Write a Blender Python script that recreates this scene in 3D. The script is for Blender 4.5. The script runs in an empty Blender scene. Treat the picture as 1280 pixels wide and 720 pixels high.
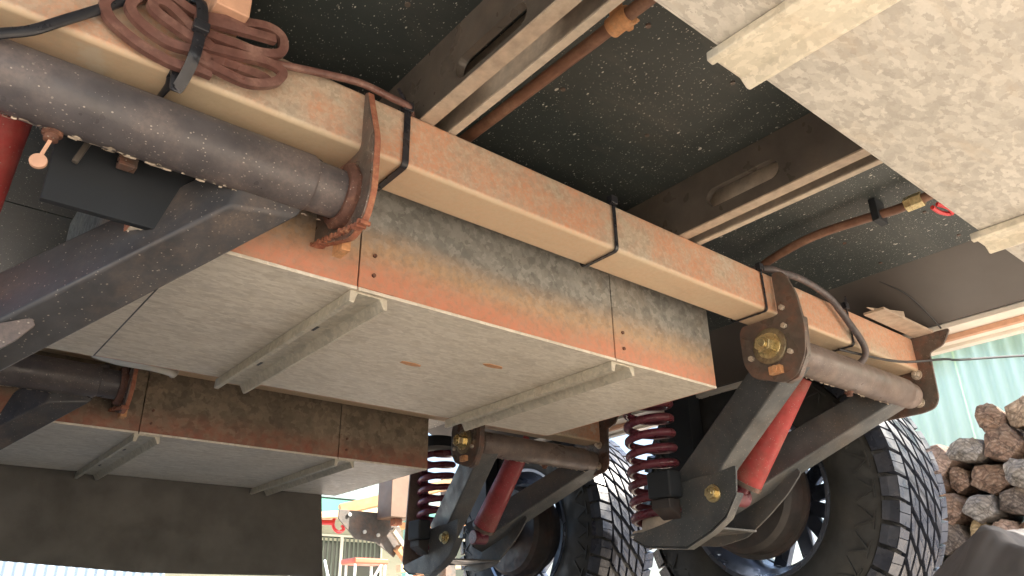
import bpy, bmesh, math, random
from mathutils import Vector, Matrix, noise
random.seed(7)
S = bpy.context.scene
C = S.collection

# ------------------------------------------------------------------ camera
cd = bpy.data.cameras.new('camera'); cam = bpy.data.objects.new('camera', cd); C.objects.link(cam)
S.camera = cam
cd.sensor_width = 36.0; cd.lens = 26.667; cd.clip_start = 0.01; cd.clip_end = 3000
ROWS = [[0.772032, -0.635349, -0.017305], [0.24705, 0.325062, -0.912853], [0.585605, 0.700476, 0.407921]]
rx, ry, rz = [Vector(r).normalized() for r in ROWS]
cam.matrix_world = Matrix(((rx.x, -ry.x, -rz.x, 0), (rx.y, -ry.y, -rz.y, 0), (rx.z, -ry.z, -rz.z, 0), (0, 0, 0, 1)))

# ------------------------------------------------------------------ world, sun, exposure
SUN_EL, SUN_AZ = math.radians(38), math.radians(138)     # azimuth clockwise from +Y
w = bpy.data.worlds.new('World'); S.world = w; w.use_nodes = True
nt = w.node_tree; sky = nt.nodes.new('ShaderNodeTexSky'); sky.sky_type = 'NISHITA'; sky.sun_disc = False
sky.sun_elevation = SUN_EL; sky.sun_rotation = SUN_AZ; sky.dust_density = 3.0
bg = nt.nodes['Background']; bg.inputs[1].default_value = 0.15
nt.links.new(sky.outputs[0], bg.inputs[0])
sl = bpy.data.lights.new('sun', 'SUN'); sl.energy = 5.0; sl.angle = math.radians(0.6); sl.color = (1, .93, .82)
so = bpy.data.objects.new('sun', sl); C.objects.link(so)
sd = Vector((math.sin(SUN_AZ) * math.cos(SUN_EL), math.cos(SUN_AZ) * math.cos(SUN_EL), math.sin(SUN_EL)))
so.rotation_euler = sd.to_track_quat('Z', 'Y').to_euler(); so.location = sd * 20
S.view_settings.view_transform = 'Standard'; S.view_settings.look = 'None'
S.view_settings.exposure = 1.75; S.view_settings.gamma = 1.0
S.render.engine = 'CYCLES'
S.cycles.max_bounces = 8; S.cycles.diffuse_bounces = 6

GZ = -0.08      # ground level (camera is 8 cm above it)
DY = 0.948      # axle spacing

# ------------------------------------------------------------------ materials
class NB:
    def __init__(s, name, rough=.6, metal=0.0, spec=.5):
        s.m = bpy.data.materials.new(name); s.m.use_nodes = True
        s.t = s.m.node_tree; s.b = s.t.nodes['Principled BSDF']
        s.b.inputs['Roughness'].default_value = rough; s.b.inputs['Metallic'].default_value = metal
        s.b.inputs['Specular IOR Level'].default_value = spec
        g = s.t.nodes.new('ShaderNodeNewGeometry'); s.pos = g.outputs['Position']
        tc = s.t.nodes.new('ShaderNodeTexCoord'); s.obj = tc.outputs['Object']
    def n(s, k): return s.t.nodes.new(k)
    def l(s, a, b): s.t.links.new(a, b)
    def mapping(s, scale=(1, 1, 1), rot=(0, 0, 0), src=None):
        m = s.n('ShaderNodeMapping'); m.inputs['Scale'].default_value = scale; m.inputs['Rotation'].default_value = rot
        s.l(src or s.pos, m.inputs[0]); return m.outputs[0]
    def noise(s, scale, detail=4, rough=.55, vec=None, dist=0.0):
        n = s.n('ShaderNodeTexNoise'); n.inputs['Scale'].default_value = scale; n.inputs['Detail'].default_value = detail
        n.inputs['Roughness'].default_value = rough; n.inputs['Distortion'].default_value = dist
        s.l(vec or s.pos, n.inputs['Vector']); return n.outputs[0]
    def voro(s, scale, vec=None, feat='F1', out=0, rnd=1.0):
        n = s.n('ShaderNodeTexVoronoi'); n.inputs['Scale'].default_value = scale; n.feature = feat
        n.inputs['Randomness'].default_value = rnd
        s.l(vec or s.pos, n.inputs['Vector']); return n.outputs[out]
    def ramp(s, f, stops):
        r = s.n('ShaderNodeValToRGB'); e = r.color_ramp.elements
        while len(e) < len(stops): e.new(.5)
        for i, (p, c) in enumerate(stops):
            e[i].position = p
            e[i].color = (c, c, c, 1) if isinstance(c, (int, float)) else (*c, 1)
        s.l(f, r.inputs[0]); return r.outputs[0]
    def mix(s, f, a, b, mode='MIX'):
        m = s.n('ShaderNodeMix'); m.data_type = 'RGBA'; m.blend_type = mode
        for i, v in ((0, f), (6, a), (7, b)):
            if isinstance(v, (int, float)): m.inputs[i].default_value = v if i == 0 else (v, v, v, 1)
            elif isinstance(v, tuple): m.inputs[i].default_value = (*v, 1)
            else: s.l(v, m.inputs[i])
        return m.outputs[2]
    def math(s, op, a, b=0.0, clamp=False):
        m = s.n('ShaderNodeMath'); m.operation = op; m.use_clamp = clamp
        for i, v in ((0, a), (1, b)):
            if isinstance(v, (int, float)): m.inputs[i].default_value = v
            else: s.l(v, m.inputs[i])
        return m.outputs[0]
    def z(s, a=2):
        x = s.n('ShaderNodeSeparateXYZ'); s.l(s.pos, x.inputs[0]); return x.outputs[a]
    def rng(s, v, a, b, c=0.0, d=1.0):
        m = s.n('ShaderNodeMapRange'); m.interpolation_type = 'SMOOTHSTEP'
        for i, q in enumerate((a, b, c, d)): m.inputs[i + 1].default_value = q
        s.l(v, m.inputs[0]); return m.outputs[0]
    def col(s, c):
        if isinstance(c, tuple): s.b.inputs['Base Color'].default_value = (*c, 1)
        else: s.l(c, s.b.inputs['Base Color'])
        return s
    def rough(s, r): s.l(r, s.b.inputs['Roughness']); return s
    def bump(s, h, strength=.3, dist=.002):
        b = s.n('ShaderNodeBump'); b.inputs['Strength'].default_value = strength; b.inputs['Distance'].default_value = dist
        s.l(h, b.inputs['Height']); s.l(b.outputs[0], s.b.inputs['Normal']); return s

def simple(name, c, rough=.6, metal=0.0, var=.25, scale=30, bump=.15, spec=.5):
    b = NB(name, rough, metal, spec)
    n = b.noise(scale, 5, .6)
    d = tuple(x * (1 - var) for x in c); e = tuple(min(1, x * (1 + var)) for x in c)
    b.col(b.ramp(n, [(.3, d), (.7, e)]))
    b.rough(b.rng(b.noise(scale * .6, 3), .3, .7, max(.05, rough - .12), min(1, rough + .12)))
    if bump: b.bump(b.noise(scale * 6, 4), bump, .001)
    return b.m

def galv(name, lo, hi, stretch=(1, 1, 1), scale=1.0, spots=True, tint=None, dark=.72, metal=.15, rough=.5):
    b = NB(name, rough, metal)
    v = b.mapping(stretch)
    # distorted coordinates give ragged crystal flakes
    nz = b.n('ShaderNodeTexNoise'); nz.inputs['Scale'].default_value = 55 * scale; nz.inputs['Detail'].default_value = 5; nz.inputs['Roughness'].default_value = .65
    b.l(v, nz.inputs['Vector'])
    add = b.n('ShaderNodeVectorMath'); add.operation = 'MULTIPLY_ADD'
    b.l(nz.outputs[1], add.inputs[0]); add.inputs[1].default_value = (.030 / scale,) * 3; b.l(v, add.inputs[2])
    f1 = b.n('ShaderNodeTexVoronoi'); f1.inputs['Scale'].default_value = 85 * scale; b.l(add.outputs[0], f1.inputs['Vector'])
    sep = b.n('ShaderNodeSeparateColor'); b.l(f1.outputs['Color'], sep.inputs[0])
    flake = b.math('ADD', b.math('MULTIPLY', sep.outputs[0], .6), b.math('MULTIPLY', b.noise(130 * scale, 5, .65, v, .8), .42))
    flake = b.ramp(flake, [(.15, 0.0), (.85, 1)])
    col = b.mix(flake, lo, hi)
    f2 = b.n('ShaderNodeTexVoronoi'); f2.inputs['Scale'].default_value = 40 * scale; b.l(add.outputs[0], f2.inputs['Vector'])
    s2 = b.n('ShaderNodeSeparateColor'); b.l(f2.outputs['Color'], s2.inputs[0])
    big = b.ramp(s2.outputs[1], [(.8, 0.0), (.84, 1.0)])
    col = b.mix(b.math('MULTIPLY', big, .38), col, tuple(x * dark for x in lo))
    cl = b.noise(3.2, 5, .6)
    col = b.mix(b.rng(cl, .35, .75, 0, .35), col, tuple(x * .78 for x in lo))
    if spots:   # small rust coloured chips
        vs = b.n('ShaderNodeTexVoronoi'); vs.inputs['Scale'].default_value = 13
        b.l(b.mapping((1, 1.6, 1), src=add.outputs[0]), vs.inputs['Vector'])
        r1 = b.math('LESS_THAN', vs.outputs['Distance'], b.math('MULTIPLY', b.noise(9, 2), .24))
        sc = b.n('ShaderNodeSeparateColor'); b.l(vs.outputs['Color'], sc.inputs[0])
        r2 = b.math('GREATER_THAN', sc.outputs[2], .62)
        col = b.mix(b.math('MULTIPLY', b.math('MULTIPLY', r1, r2), .75), col, (.55, .24, .12))
    if tint: col = tint(b, col)
    b.col(col)
    b.rough(b.rng(sep.outputs[1], 0, 1, rough - .12, rough + .15))
    # streaks of dust and water marks across the sheet, and shallow dents
    st = b.noise(7, 6, .7, b.mapping((1, 5, 1)), .5)
    b.col(b.mix(b.rng(st, .50, .72, 0, .28), col, (.42, .33, .23)))
    hb = b.math('ADD', b.math('MULTIPLY', b.noise(5.5, 2), .012), b.math('MULTIPLY', b.noise(420, 3), .00012))
    bp = b.n('ShaderNodeBump'); bp.inputs['Strength'].default_value = .55; bp.inputs['Distance'].default_value = 1.0; b.l(hb, bp.inputs['Height']); b.l(bp.outputs[0], b.b.inputs['Normal'])
    return b.m

def tank_tint(b, col):
    # tan, then red towards the bottom of the sheet, rising and falling along it
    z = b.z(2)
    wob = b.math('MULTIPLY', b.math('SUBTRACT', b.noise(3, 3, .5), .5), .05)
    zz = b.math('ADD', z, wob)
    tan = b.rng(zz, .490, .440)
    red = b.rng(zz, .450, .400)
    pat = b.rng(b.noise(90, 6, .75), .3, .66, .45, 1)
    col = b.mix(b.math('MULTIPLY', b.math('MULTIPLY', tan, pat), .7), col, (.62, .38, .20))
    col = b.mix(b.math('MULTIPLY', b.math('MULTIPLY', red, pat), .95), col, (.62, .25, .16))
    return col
def beam_stain_tint(b, col):
    a = b.rng(b.noise(5.5, 6, .68), .35, .56)
    g = b.rng(b.noise(170, 6, .8), .36, .62, .35, 1)
    col = b.mix(b.math('MULTIPLY', b.math('MULTIPLY', a, g), .85), col, (.60, .27, .15))
    under = b.rng(b.z(2), .5255, .5195)  # underside turned a paler tan than the front face
    col = b.mix(b.math('MULTIPLY', under, .75), col, (.62, .50, .34))
    wh = b.rng(b.noise(9, 5, .6, b.mapping((1, 1, 1.5))), .62, .68)
    col = b.mix(b.math('MULTIPLY', wh, .4), col, (.60, .58, .50))
    return col
def t2_tint(b, col):  # dark red brown towards the bottom of the sheet
    zz = b.math('ADD', b.z(2), b.math('MULTIPLY', b.math('SUBTRACT', b.noise(6, 3), .5), .05))
    pat = b.rng(b.noise(55, 4), .3, .7, .4, 1)
    return b.mix(b.math('MULTIPLY', b.math('MULTIPLY', b.rng(zz, .46, .40), pat), .85), col, (.30, .10, .06))

M = {}
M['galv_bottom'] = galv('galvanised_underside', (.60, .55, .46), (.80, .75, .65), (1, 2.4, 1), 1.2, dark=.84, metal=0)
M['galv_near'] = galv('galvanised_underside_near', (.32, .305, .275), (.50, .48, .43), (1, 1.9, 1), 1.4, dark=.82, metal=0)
M['galv_face'] = galv('galvanised_face_orange_below', (.17, .17, .155), (.33, .325, .295), (1, 1, 1), 1.5, tint=tank_tint, dark=.6, spots=False)
M['galv_face2'] = galv('galvanised_face_brown', (.15, .12, .085), (.29, .235, .17), (1, 1, 1), 1.1, tint=t2_tint, dark=.4, spots=False)
M['galv_rib'] = galv('galvanised_channel', (.50, .47, .38), (.66, .61, .50), (1, 1, 1), 2.2, spots=False)
M['beam'] = galv('galvanised_beam_rust_dust', (.41, .335, .255), (.55, .455, .35), (1, 1, 1), 3.0, tint=beam_stain_tint, spots=False, metal=.05)

def floor_mat():
    b = NB('black_floor_board', .45)
    base = b.ramp(b.noise(7, 5), [(.3, (.032, .040, .039)), (.75, (.050, .060, .058))])
    out = base
    for sc, thr, off, patch in ((55, .12, .35, 2.0), (120, .15, .5, 3.0), (230, .17, .35, 2.2), (420, .2, .3, 1.6)):
        v = b.n('ShaderNodeTexVoronoi'); v.inputs['Scale'].default_value = sc
        mp = b.mapping((1, .55, 1)); b.l(mp, v.inputs['Vector'])
        s = b.n('ShaderNodeSeparateColor'); b.l(v.outputs['Color'], s.inputs[0])
        m = b.math('LESS_THAN', v.outputs['Distance'], b.math('MULTIPLY', s.outputs[1], thr))
        g = b.math('GREATER_THAN', b.math('ADD', s.outputs[0], b.math('MULTIPLY', b.noise(patch, 3), .9)), b.rng(b.z(0), .1, 1.3, .98, .45))
        out = b.mix(b.math('MULTIPLY', b.math('MULTIPLY', m, g), .95), out, (.62, .60, .54))
    out = b.mix(b.rng(b.noise(5, 7, .75, b.mapping((1, 3, 1)), .8), .48, .75, 0, .35), out, (.11, .105, .09))
    b.col(out); b.bump(b.noise(160, 4), .2, .001); return b.m
M['floor'] = floor_mat()

def dirty_paint(name, c, dust, rough=.5, amt=.6, scale=8, speck=True, metal=0.0, dots=.62):
    b = NB(name, rough, metal)
    col = b.ramp(b.noise(scale * 3, 5), [(.3, tuple(x * .8 for x in c)), (.7, tuple(min(1, x * 1.25) for x in c))])
    d = b.rng(b.noise(scale, 5, .65), .42, .72, 0, amt)
    g = b.rng(b.noise(240, 3, .7), .35, .65, .5, 1)
    col = b.mix(b.math('MULTIPLY', d, g), col, dust)
    if speck:
        v = b.n('ShaderNodeTexVoronoi'); v.inputs['Scale'].default_value = 95; b.l(b.pos, v.inputs['Vector'])
        s = b.n('ShaderNodeSeparateColor'); b.l(v.outputs['Color'], s.inputs[0])
        m = b.math('MULTIPLY', b.math('LESS_THAN', v.outputs['Distance'], .11), b.math('GREATER_THAN', s.outputs[0], .62))
        col = b.mix(b.math('MULTIPLY', m, .5), col, (.34, .30, .25))
        v = b.n('ShaderNodeTexVoronoi'); v.inputs['Scale'].default_value = 260; b.l(b.mapping((1, 1.7, 1.2)), v.inputs['Vector'])
        s = b.n('ShaderNodeSeparateColor'); b.l(v.outputs['Color'], s.inputs[0])
        m = b.math('MULTIPLY', b.math('LESS_THAN', v.outputs['Distance'], b.math('MULTIPLY', s.outputs[1], .28)), b.math('GREATER_THAN', b.math('ADD', s.outputs[0], b.math('MULTIPLY', b.noise(12, 3), .4)), dots + .28))
        col = b.mix(b.math('MULTIPLY', m, .7), col, (.42, .37, .32))
    b.col(col); b.rough(b.rng(b.noise(20, 3), .3, .7, rough - .12, rough + .2)); b.bump(b.noise(190, 4, .6), .22, .0012)
    return b.m
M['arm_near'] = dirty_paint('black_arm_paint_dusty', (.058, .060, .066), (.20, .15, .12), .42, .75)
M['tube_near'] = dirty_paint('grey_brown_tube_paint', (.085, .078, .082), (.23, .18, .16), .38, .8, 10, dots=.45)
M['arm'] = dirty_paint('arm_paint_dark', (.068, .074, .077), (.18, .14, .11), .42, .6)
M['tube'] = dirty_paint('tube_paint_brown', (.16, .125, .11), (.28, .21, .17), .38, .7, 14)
M['plate'] = dirty_paint('plate_paint_brown', (.105, .085, .072), (.26, .11, .07), .32, .75, 26)
M['rust_edge'] = dirty_paint('rusty_edge', (.30, .11, .065), (.50, .26, .14), .75, .7, 60)
M['rust_dark'] = dirty_paint('dark_rust', (.11, .05, .035), (.33, .16, .10), .7, .7, 70)
M['dark_box'] = simple('dark_smooth_moulding', (.075, .066, .060), .55, 0, .15, 5, .1)
M['joist'] = dirty_paint('joist_paint_brown', (.090, .078, .066), (.20, .15, .11), .35, .5, 8, False)
M['joist_lit'] = dirty_paint('joist_flange_lit_tone', (.42, .33, .25), (.55, .48, .38), .5, .7, 20, False)  # much paler than the joist web, its lit look put into the colour
M['strip'] = dirty_paint('pale_strip', (.50, .42, .33), (.62, .55, .45), .6, .6, 20, False)
M['pipe'] = dirty_paint('brown_pipe', (.17, .085, .055), (.34, .21, .14), .4, .6, 20, False)
M['brass'] = dirty_paint('zinc_bolt', (.66, .56, .32), (.42, .26, .12), .22, .5, 70, False, .85)
M['washer'] = dirty_paint('dull_washer', (.26, .22, .14), (.12, .06, .04), .4, .7, 60, False, .5)
M['nut'] = dirty_paint('pale_nut', (.62, .55, .46), (.30, .14, .08), .35, .5, 80, False, .4)
M['orange_metal'] = dirty_paint('rusty_orange_steel', (.55, .28, .13), (.62, .40, .25), .6, .6, 60, False)
M['salmon'] = simple('salmon_paint', (.62, .36, .24), .6, 0, .15, 40)
M['red'] = dirty_paint('red_shock_paint', (.36, .045, .042), (.34, .16, .12), .55, .75, 16)
M['red_dull'] = dirty_paint('dull_red_shock_paint', (.30, .045, .05), (.30, .15, .12), .5, .6, 12)
M['spring'] = dirty_paint('plum_spring_paint', (.15, .035, .055), (.24, .07, .055), .3, .6, 14, False)
M['rubber'] = dirty_paint('tyre_rubber', (.032, .034, .034), (.065, .062, .055), .6, .6, 9, False)
M['tread'] = dirty_paint('tyre_tread_rubber', (.030, .036, .052), (.075, .075, .085), .3, .8, 30, False)
M['alloy'] = simple('polished_alloy', (.65, .67, .70), .22, .9, .1, 20, .05)
M['rim_dark'] = simple('rim_barrel', (.16, .19, .25), .3, .7, .3, 10, .05)
M['drum'] = dirty_paint('brake_drum_rust', (.036, .033, .032), (.12, .055, .04), .6, .5, 9, False)
M['white_plastic'] = simple('white_plastic', (.70, .68, .62), .45, 0, .1, 20, .05)
M['tie'] = simple('black_nylon', (.020, .021, .026), .32, 0, .2, 90, .08)
M['conduit'] = dirty_paint('grey_conduit', (.075, .065, .068), (.20, .14, .12), .45, .7, 30, False)
M['loop'] = dirty_paint('brown_cable_sheath', (.14, .068, .056), (.33, .20, .16), .38, .7, 34, False)
M['black_wire'] = simple('black_wire', (.015, .015, .017), .4)
M['flap'] = dirty_paint('olive_black_flap', (.105, .098, .086), (.14, .128, .108), .65, .35, 2.2, False)
M['navy'] = simple('dark_navy_steel', (.014, .018, .023), .7, 0, .2, 6, .1)
M['body_white'] = simple('white_body_panel', (.80, .76, .68), .4, 0, .08, 10, .05)
M['galv_top'] = simple('grey_steel_hidden', (.3, .29, .26), .6, .2)
M['hole_plate'] = dirty_paint('grey_gusset_paint', (.10, .09, .08), (.25, .15, .10), .5, .6, 20, False)
M['timber'] = simple('raw_timber', (.60, .36, .18), .7, 0, .3, 14)
M['timber_pale'] = simple('pale_timber', (.78, .58, .36), .7, 0, .2, 14)
M['brown_box'] = simple('brown_steel_post', (.16, .10, .065), .5, 0, .2, 12)
M['concrete'] = simple('pale_concrete', (.58, .50, .41), .9, 0, .12, 3, .3)
M['siding'] = simple('cream_weatherboard', (.44, .45, .37), .6, 0, .06, 2, .05)
M['teal'] = simple('teal_fascia_paint', (.04, .19, .14), .5, 0, .1, 3)
M['mint'] = simple('mint_post_paint', (.30, .62, .58), .5, 0, .08, 3)
M['glass'] = simple('dark_window_glass', (.030, .042, .038), .12, 0, .1, 2, 0, .4)
M['blind'] = simple('grey_green_blind', (.13, .16, .14), .6, 0, .1, 5)
M['frame'] = simple('pale_aluminium_frame', (.66, .68, .64), .4, .1, .05, 5)
M['stool'] = simple('orange_red_vinyl', (.50, .11, .055), .5, 0, .1, 8)
M['chair_blue'] = simple('pale_blue_canvas', (.52, .62, .72), .7, 0, .1, 10)
M['red_handle'] = simple('bright_red_handle', (.65, .04, .05), .4, 0, .1, 30)
M['roof'] = simple('grey_green_roof', (.2, .26, .23), .6)
M['bluefence'] = simple('pale_blue_steel', (.24, .31, .38), .45, 0, .08, 3, .05)

def cloth_mat():
    b = NB('grey_cotton_cloth', .85)
    n = b.noise(10, 4); b.col(b.ramp(n, [(.3, (.15, .145, .145)), (.7, (.22, .21, .21))]))
    v = b.mapping((900, 900, 900)); wv = b.n('ShaderNodeTexWave'); wv.inputs['Scale'].default_value = .5
    b.l(v, wv.inputs['Vector']); b.bump(b.math('ADD', wv.outputs[1], b.noise(60, 5)), .25, .002)
    return b.m
M['cloth'] = cloth_mat()
def fence_mat():
    b = NB('mint_corrugated_steel', .42)
    z = b.z(2)
    top = b.rng(b.math('ADD', z, b.math('MULTIPLY', b.noise(4, 4), .3)), 1.28, 1.45)
    c = b.ramp(b.noise(1.6, 4), [(.3, (.60, .76, .62)), (.7, (.68, .83, .69))])
    b.col(b.mix(b.math('MULTIPLY', top, .55), c, (.38, .42, .16)))
    b.bump(b.noise(25, 3), .05, .002); return b.m
M['fence'] = fence_mat()
def bark_mat(name, a, c, end=False):
    b = NB(name, .9)
    v = b.mapping((3, 14, 14) if not end else (14, 14, 14), src=b.obj)
    n = b.noise(1.6 if not end else 2.5, 8, .7, v, .6)
    col = b.ramp(n, [(.34, tuple(x * .22 for x in a)), (.48, a), (.68, c)])
    col = b.mix(b.rng(b.noise(9, 5, .7, b.obj), .42, .66, 0, .7), col, (.20, .15, .11))
    fn_ = b.noise(60, 6, .8, b.mapping((.4, 1, 1), src=b.obj)); col = b.mix(b.rng(fn_, .5, .72, 0, .5), col, (.55, .48, .40))
    if end:
        wv = b.n('ShaderNodeTexWave'); wv.wave_type = 'RINGS'; wv.rings_direction = 'X'; wv.inputs['Scale'].default_value = 22
        wv.inputs['Distortion'].default_value = 6; wv.inputs['Detail'].default_value = 3; wv.inputs['Detail Scale'].default_value = 2
        b.l(b.obj, wv.inputs['Vector'])
        col = b.mix(b.rng(wv.outputs[1], .2, .7, .45, 0), col, tuple(x * .4 for x in a))
        cr = b.voro(24, b.obj, 'DISTANCE_TO_EDGE')
        col = b.mix(b.rng(cr, .05, .0, 0, .6), col, tuple(x * .2 for x in a))
    b.col(col); b.bump(b.math('ADD', n, b.math('MULTIPLY', fn_, .5)), 1.0, .022); return b.m
LOGC = {
 'grey': ((.22, .20, .18), (.42, .39, .36)), 'brown': ((.18, .11, .075), (.36, .24, .17)),
 'pink': ((.36, .25, .20), (.56, .42, .35)), 'yellow': ((.42, .31, .17), (.60, .48, .30)),
 'dark': ((.09, .07, .06), (.22, .18, .15)), 'tan': ((.36, .26, .18), (.58, .44, .32))}
for k, (a, c) in LOGC.items():
    M['bark_' + k] = bark_mat('bark_' + k, a, tuple(min(.9, x * 1.3) for x in c))
    M['end_' + k] = bark_mat('sawn_end_' + k, tuple(x * 1.3 for x in a), tuple(min(.9, x * 1.3) for x in c), True)

# ------------------------------------------------------------------ mesh helpers
class MB:
    def __init__(s): s.b = bmesh.new()
    def box(s, x0, x1, y0, y1, z0, z1, m=None):
        v = [s.b.verts.new(Vector(p) if m is None else m @ Vector(p)) for p in
             ((x0, y0, z0), (x1, y0, z0), (x1, y1, z0), (x0, y1, z0), (x0, y0, z1), (x1, y0, z1), (x1, y1, z1), (x0, y1, z1))]
        for f in ((0, 3, 2, 1), (4, 5, 6, 7), (0, 1, 5, 4), (1, 2, 6, 5), (2, 3, 7, 6), (3, 0, 4, 7)): s.b.faces.new([v[i] for i in f])
        return s
    def prism_x(s, poly, x0, x1, mi=0):      # polygon in (y, z), extruded along X
        a = [s.b.verts.new((x0, y, z)) for y, z in poly]; c = [s.b.verts.new((x1, y, z)) for y, z in poly]
        n = len(poly); s.b.faces.new(a); s.b.faces.new(c[::-1])
        for i in range(n): s.b.faces.new((a[i], c[i], c[(i + 1) % n], a[(i + 1) % n])).material_index = mi
        return s
    def prism(s, poly, origin, u, v, w):      # polygon in plane (u,v) extruded by vector w
        o = Vector(origin); u = Vector(u); v = Vector(v); w = Vector(w)
        a = [s.b.verts.new(o + u * p + v * q) for p, q in poly]; c = [s.b.verts.new(o + u * p + v * q + w) for p, q in poly]
        n = len(poly); s.b.faces.new(a); s.b.faces.new(c[::-1])
        for i in range(n): s.b.faces.new((a[i], c[i], c[(i + 1) % n], a[(i + 1) % n]))
        return s
    def bar(s, a, b, wv, h, up=(0, 0, 1), w2=None, h2=None):    # rectangular bar a -> b, width across, height along 'up'
        a = Vector(a); b = Vector(b); d = (b - a).normalized(); side = d.cross(Vector(up)).normalized(); u = side.cross(d).normalized()
        w2 = w2 or wv; h2 = h2 or h
        r = []
        for p, W, H in ((a, wv, h), (b, w2, h2)):
            r.append([s.b.verts.new(p + side * (sx * W / 2) + u * (sz * H / 2)) for sx, sz in ((-1, -1), (1, -1), (1, 1), (-1, 1))])
        s.b.faces.new(r[0]); s.b.faces.new(r[1][::-1])
        for i in range(4): s.b.faces.new((r[0][i], r[1][i], r[1][(i + 1) % 4], r[0][(i + 1) % 4]))
        return s
    def cyl(s, a, b, r, r2=None, n=24, cap=True):
        a = Vector(a); b = Vector(b); d = (b - a).normalized()
        u = d.orthogonal().normalized(); v = d.cross(u); r2 = r if r2 is None else r2
        A = []; B = []
        for i in range(n):
            t = 2 * math.pi * i / n; k = u * math.cos(t) + v * math.sin(t)
            A.append(s.b.verts.new(a + k * r)); B.append(s.b.verts.new(b + k * r2))
        for i in range(n): s.b.faces.new((A[i], A[(i + 1) % n], B[(i + 1) % n], B[i]))
        if cap: s.b.faces.new(A[::-1]); s.b.faces.new(B)
        return s
    def lathe(s, prof, o, axis='X', n=64, closed=False):     # profile: (along axis, radius)
        o = Vector(o); rings = []
        for a, r in prof:
            ring = []
            for i in range(n):
                t = 2 * math.pi * i / n; c, q = math.cos(t) * r, math.sin(t) * r
                p = (a, c, q) if axis == 'X' else (c, q, a) if axis == 'Z' else (c, a, q)
                ring.append(s.b.verts.new(o + Vector(p)))
            rings.append(ring)
        m = len(rings)
        for k in range(m if closed else m - 1):
            A, B = rings[k], rings[(k + 1) % m]
            for i in range(n): s.b.faces.new((A[i], A[(i + 1) % n], B[(i + 1) % n], B[i]))
        return s
    def sweep(s, pts, ra, rb=None, n=12, up=(0, 1, 0), sub=6, flat=False):
        rb = ra if rb is None else rb
        P = [Vector(p) for p in pts]; Q = []
        if sub > 1 and len(P) > 2:
            for i in range(len(P) - 1):
                p0 = P[max(i - 1, 0)]; p1 = P[i]; p2 = P[i + 1]; p3 = P[min(i + 2, len(P) - 1)]
                for k in range(sub):
                    t = k / sub
                    Q.append(.5 * ((2 * p1) + (p2 - p0) * t + (2 * p0 - 5 * p1 + 4 * p2 - p3) * t * t + (3 * p1 - p0 - 3 * p2 + p3) * t ** 3))
            Q.append(P[-1])
        else: Q = P
        rings = []
        for i, p in enumerate(Q):
            d = (Q[min(i + 1, len(Q) - 1)] - Q[max(i - 1, 0)]).normalized()
            a = d.cross(Vector(up))
            a = a.normalized() if a.length > 1e-4 else d.orthogonal().normalized()
            b = a.cross(d).normalized(); ring = []
            for k in range(n):
                t = 2 * math.pi * (k + .5) / n; ca, sa = math.cos(t), math.sin(t)
                if flat: ca = math.copysign(min(1, abs(ca) * 1.42), ca); sa = math.copysign(min(1, abs(sa) * 1.42), sa)
                ring.append(s.b.verts.new(p + a * (ca * ra) + b * (sa * rb)))
            rings.append(ring)
        for A, B in zip(rings, rings[1:]):
            for k in range(n): s.b.faces.new((A[k], A[(k + 1) % n], B[(k + 1) % n], B[k]))
        s.b.faces.new(rings[0][::-1]); s.b.faces.new(rings[-1])
        return s
    def hexhead(s, a, b, r): return s.cyl(a, b, r, n=6)
    def make(s, name, mat, parent=None, bevel=0.0, smooth=False, label=None, seg=2, origin=None):
        bmesh.ops.recalc_face_normals(s.b, faces=s.b.faces)
        me = bpy.data.meshes.new(name)
        vs = [v.co for v in s.b.verts]
        if origin is None:
            lo = Vector((min(v.x for v in vs), min(v.y for v in vs), min(v.z for v in vs)))
            hi = Vector((max(v.x for v in vs), max(v.y for v in vs), max(v.z for v in vs)))
            origin = (lo + hi) / 2
            if parent is None: origin.z = lo.z
        origin = Vector(origin)
        for v in s.b.verts: v.co -= origin
        for f in s.b.faces: f.smooth = True if smooth else False
        s.b.to_mesh(me); s.b.free()
        for m in (mat if isinstance(mat, (list, tuple)) else [mat]): me.materials.append(m)
        o = bpy.data.objects.new(name, me); C.objects.link(o)
        if parent is not None: o.parent = parent
        o.location = origin - (wl(parent) if parent else Vector())
        WL[o.name] = origin
        if bevel:
            bv = o.modifiers.new('bevel', 'BEVEL'); bv.width = bevel; bv.segments = seg; bv.limit_method = 'ANGLE'; bv.angle_limit = math.radians(40)
            for f in me.polygons: f.use_smooth = True
            bv.harden_normals = True
        elif smooth:
            me.set_sharp_from_angle(angle=math.radians(38))
        if label: o['label'] = label
        return o
WL = {}
def wl(o): return WL.get(o.name, Vector())
def empty(name, loc, label=None, cat=None, group=None, parent=None):
    o = bpy.data.objects.new(name, None); C.objects.link(o); o.empty_display_size = .05
    if parent: o.parent = parent
    o.location = Vector(loc) - (wl(parent) if parent else Vector()); WL[o.name] = Vector(loc)
    if label: o['label'] = label
    if cat: o['category'] = cat
    if group: o['group'] = group
    return o
def tag(o, label, cat, group=None, kind=None):
    if label: o['label'] = label
    if cat: o['category'] = cat
    if group: o['group'] = group
    if kind: o['kind'] = kind
    return o
def copy_tree(o, parent, off):
    c = o.copy(); C.objects.link(c)
    if parent: c.parent = parent
    c.location = o.location + Vector(off)
    WL[c.name] = wl(o) + Vector(off)
    for ch in [x for x in o.children]: copy_tree(ch, c, (0, 0, 0))
    return c

# ------------------------------------------------------------------ ground
g = MB(); g.box(-200, 200, -200, 200, GZ - .2, GZ)
tag(g.make('ground', M['concrete']), None, None, kind='structure')

# ------------------------------------------------------------------ CARAVAN
van = empty('caravan', (.78, 1.2, GZ), 'underside of a caravan with galvanised tank guards, rusty dusty cross beam and coil spring suspension', 'caravan')

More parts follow.
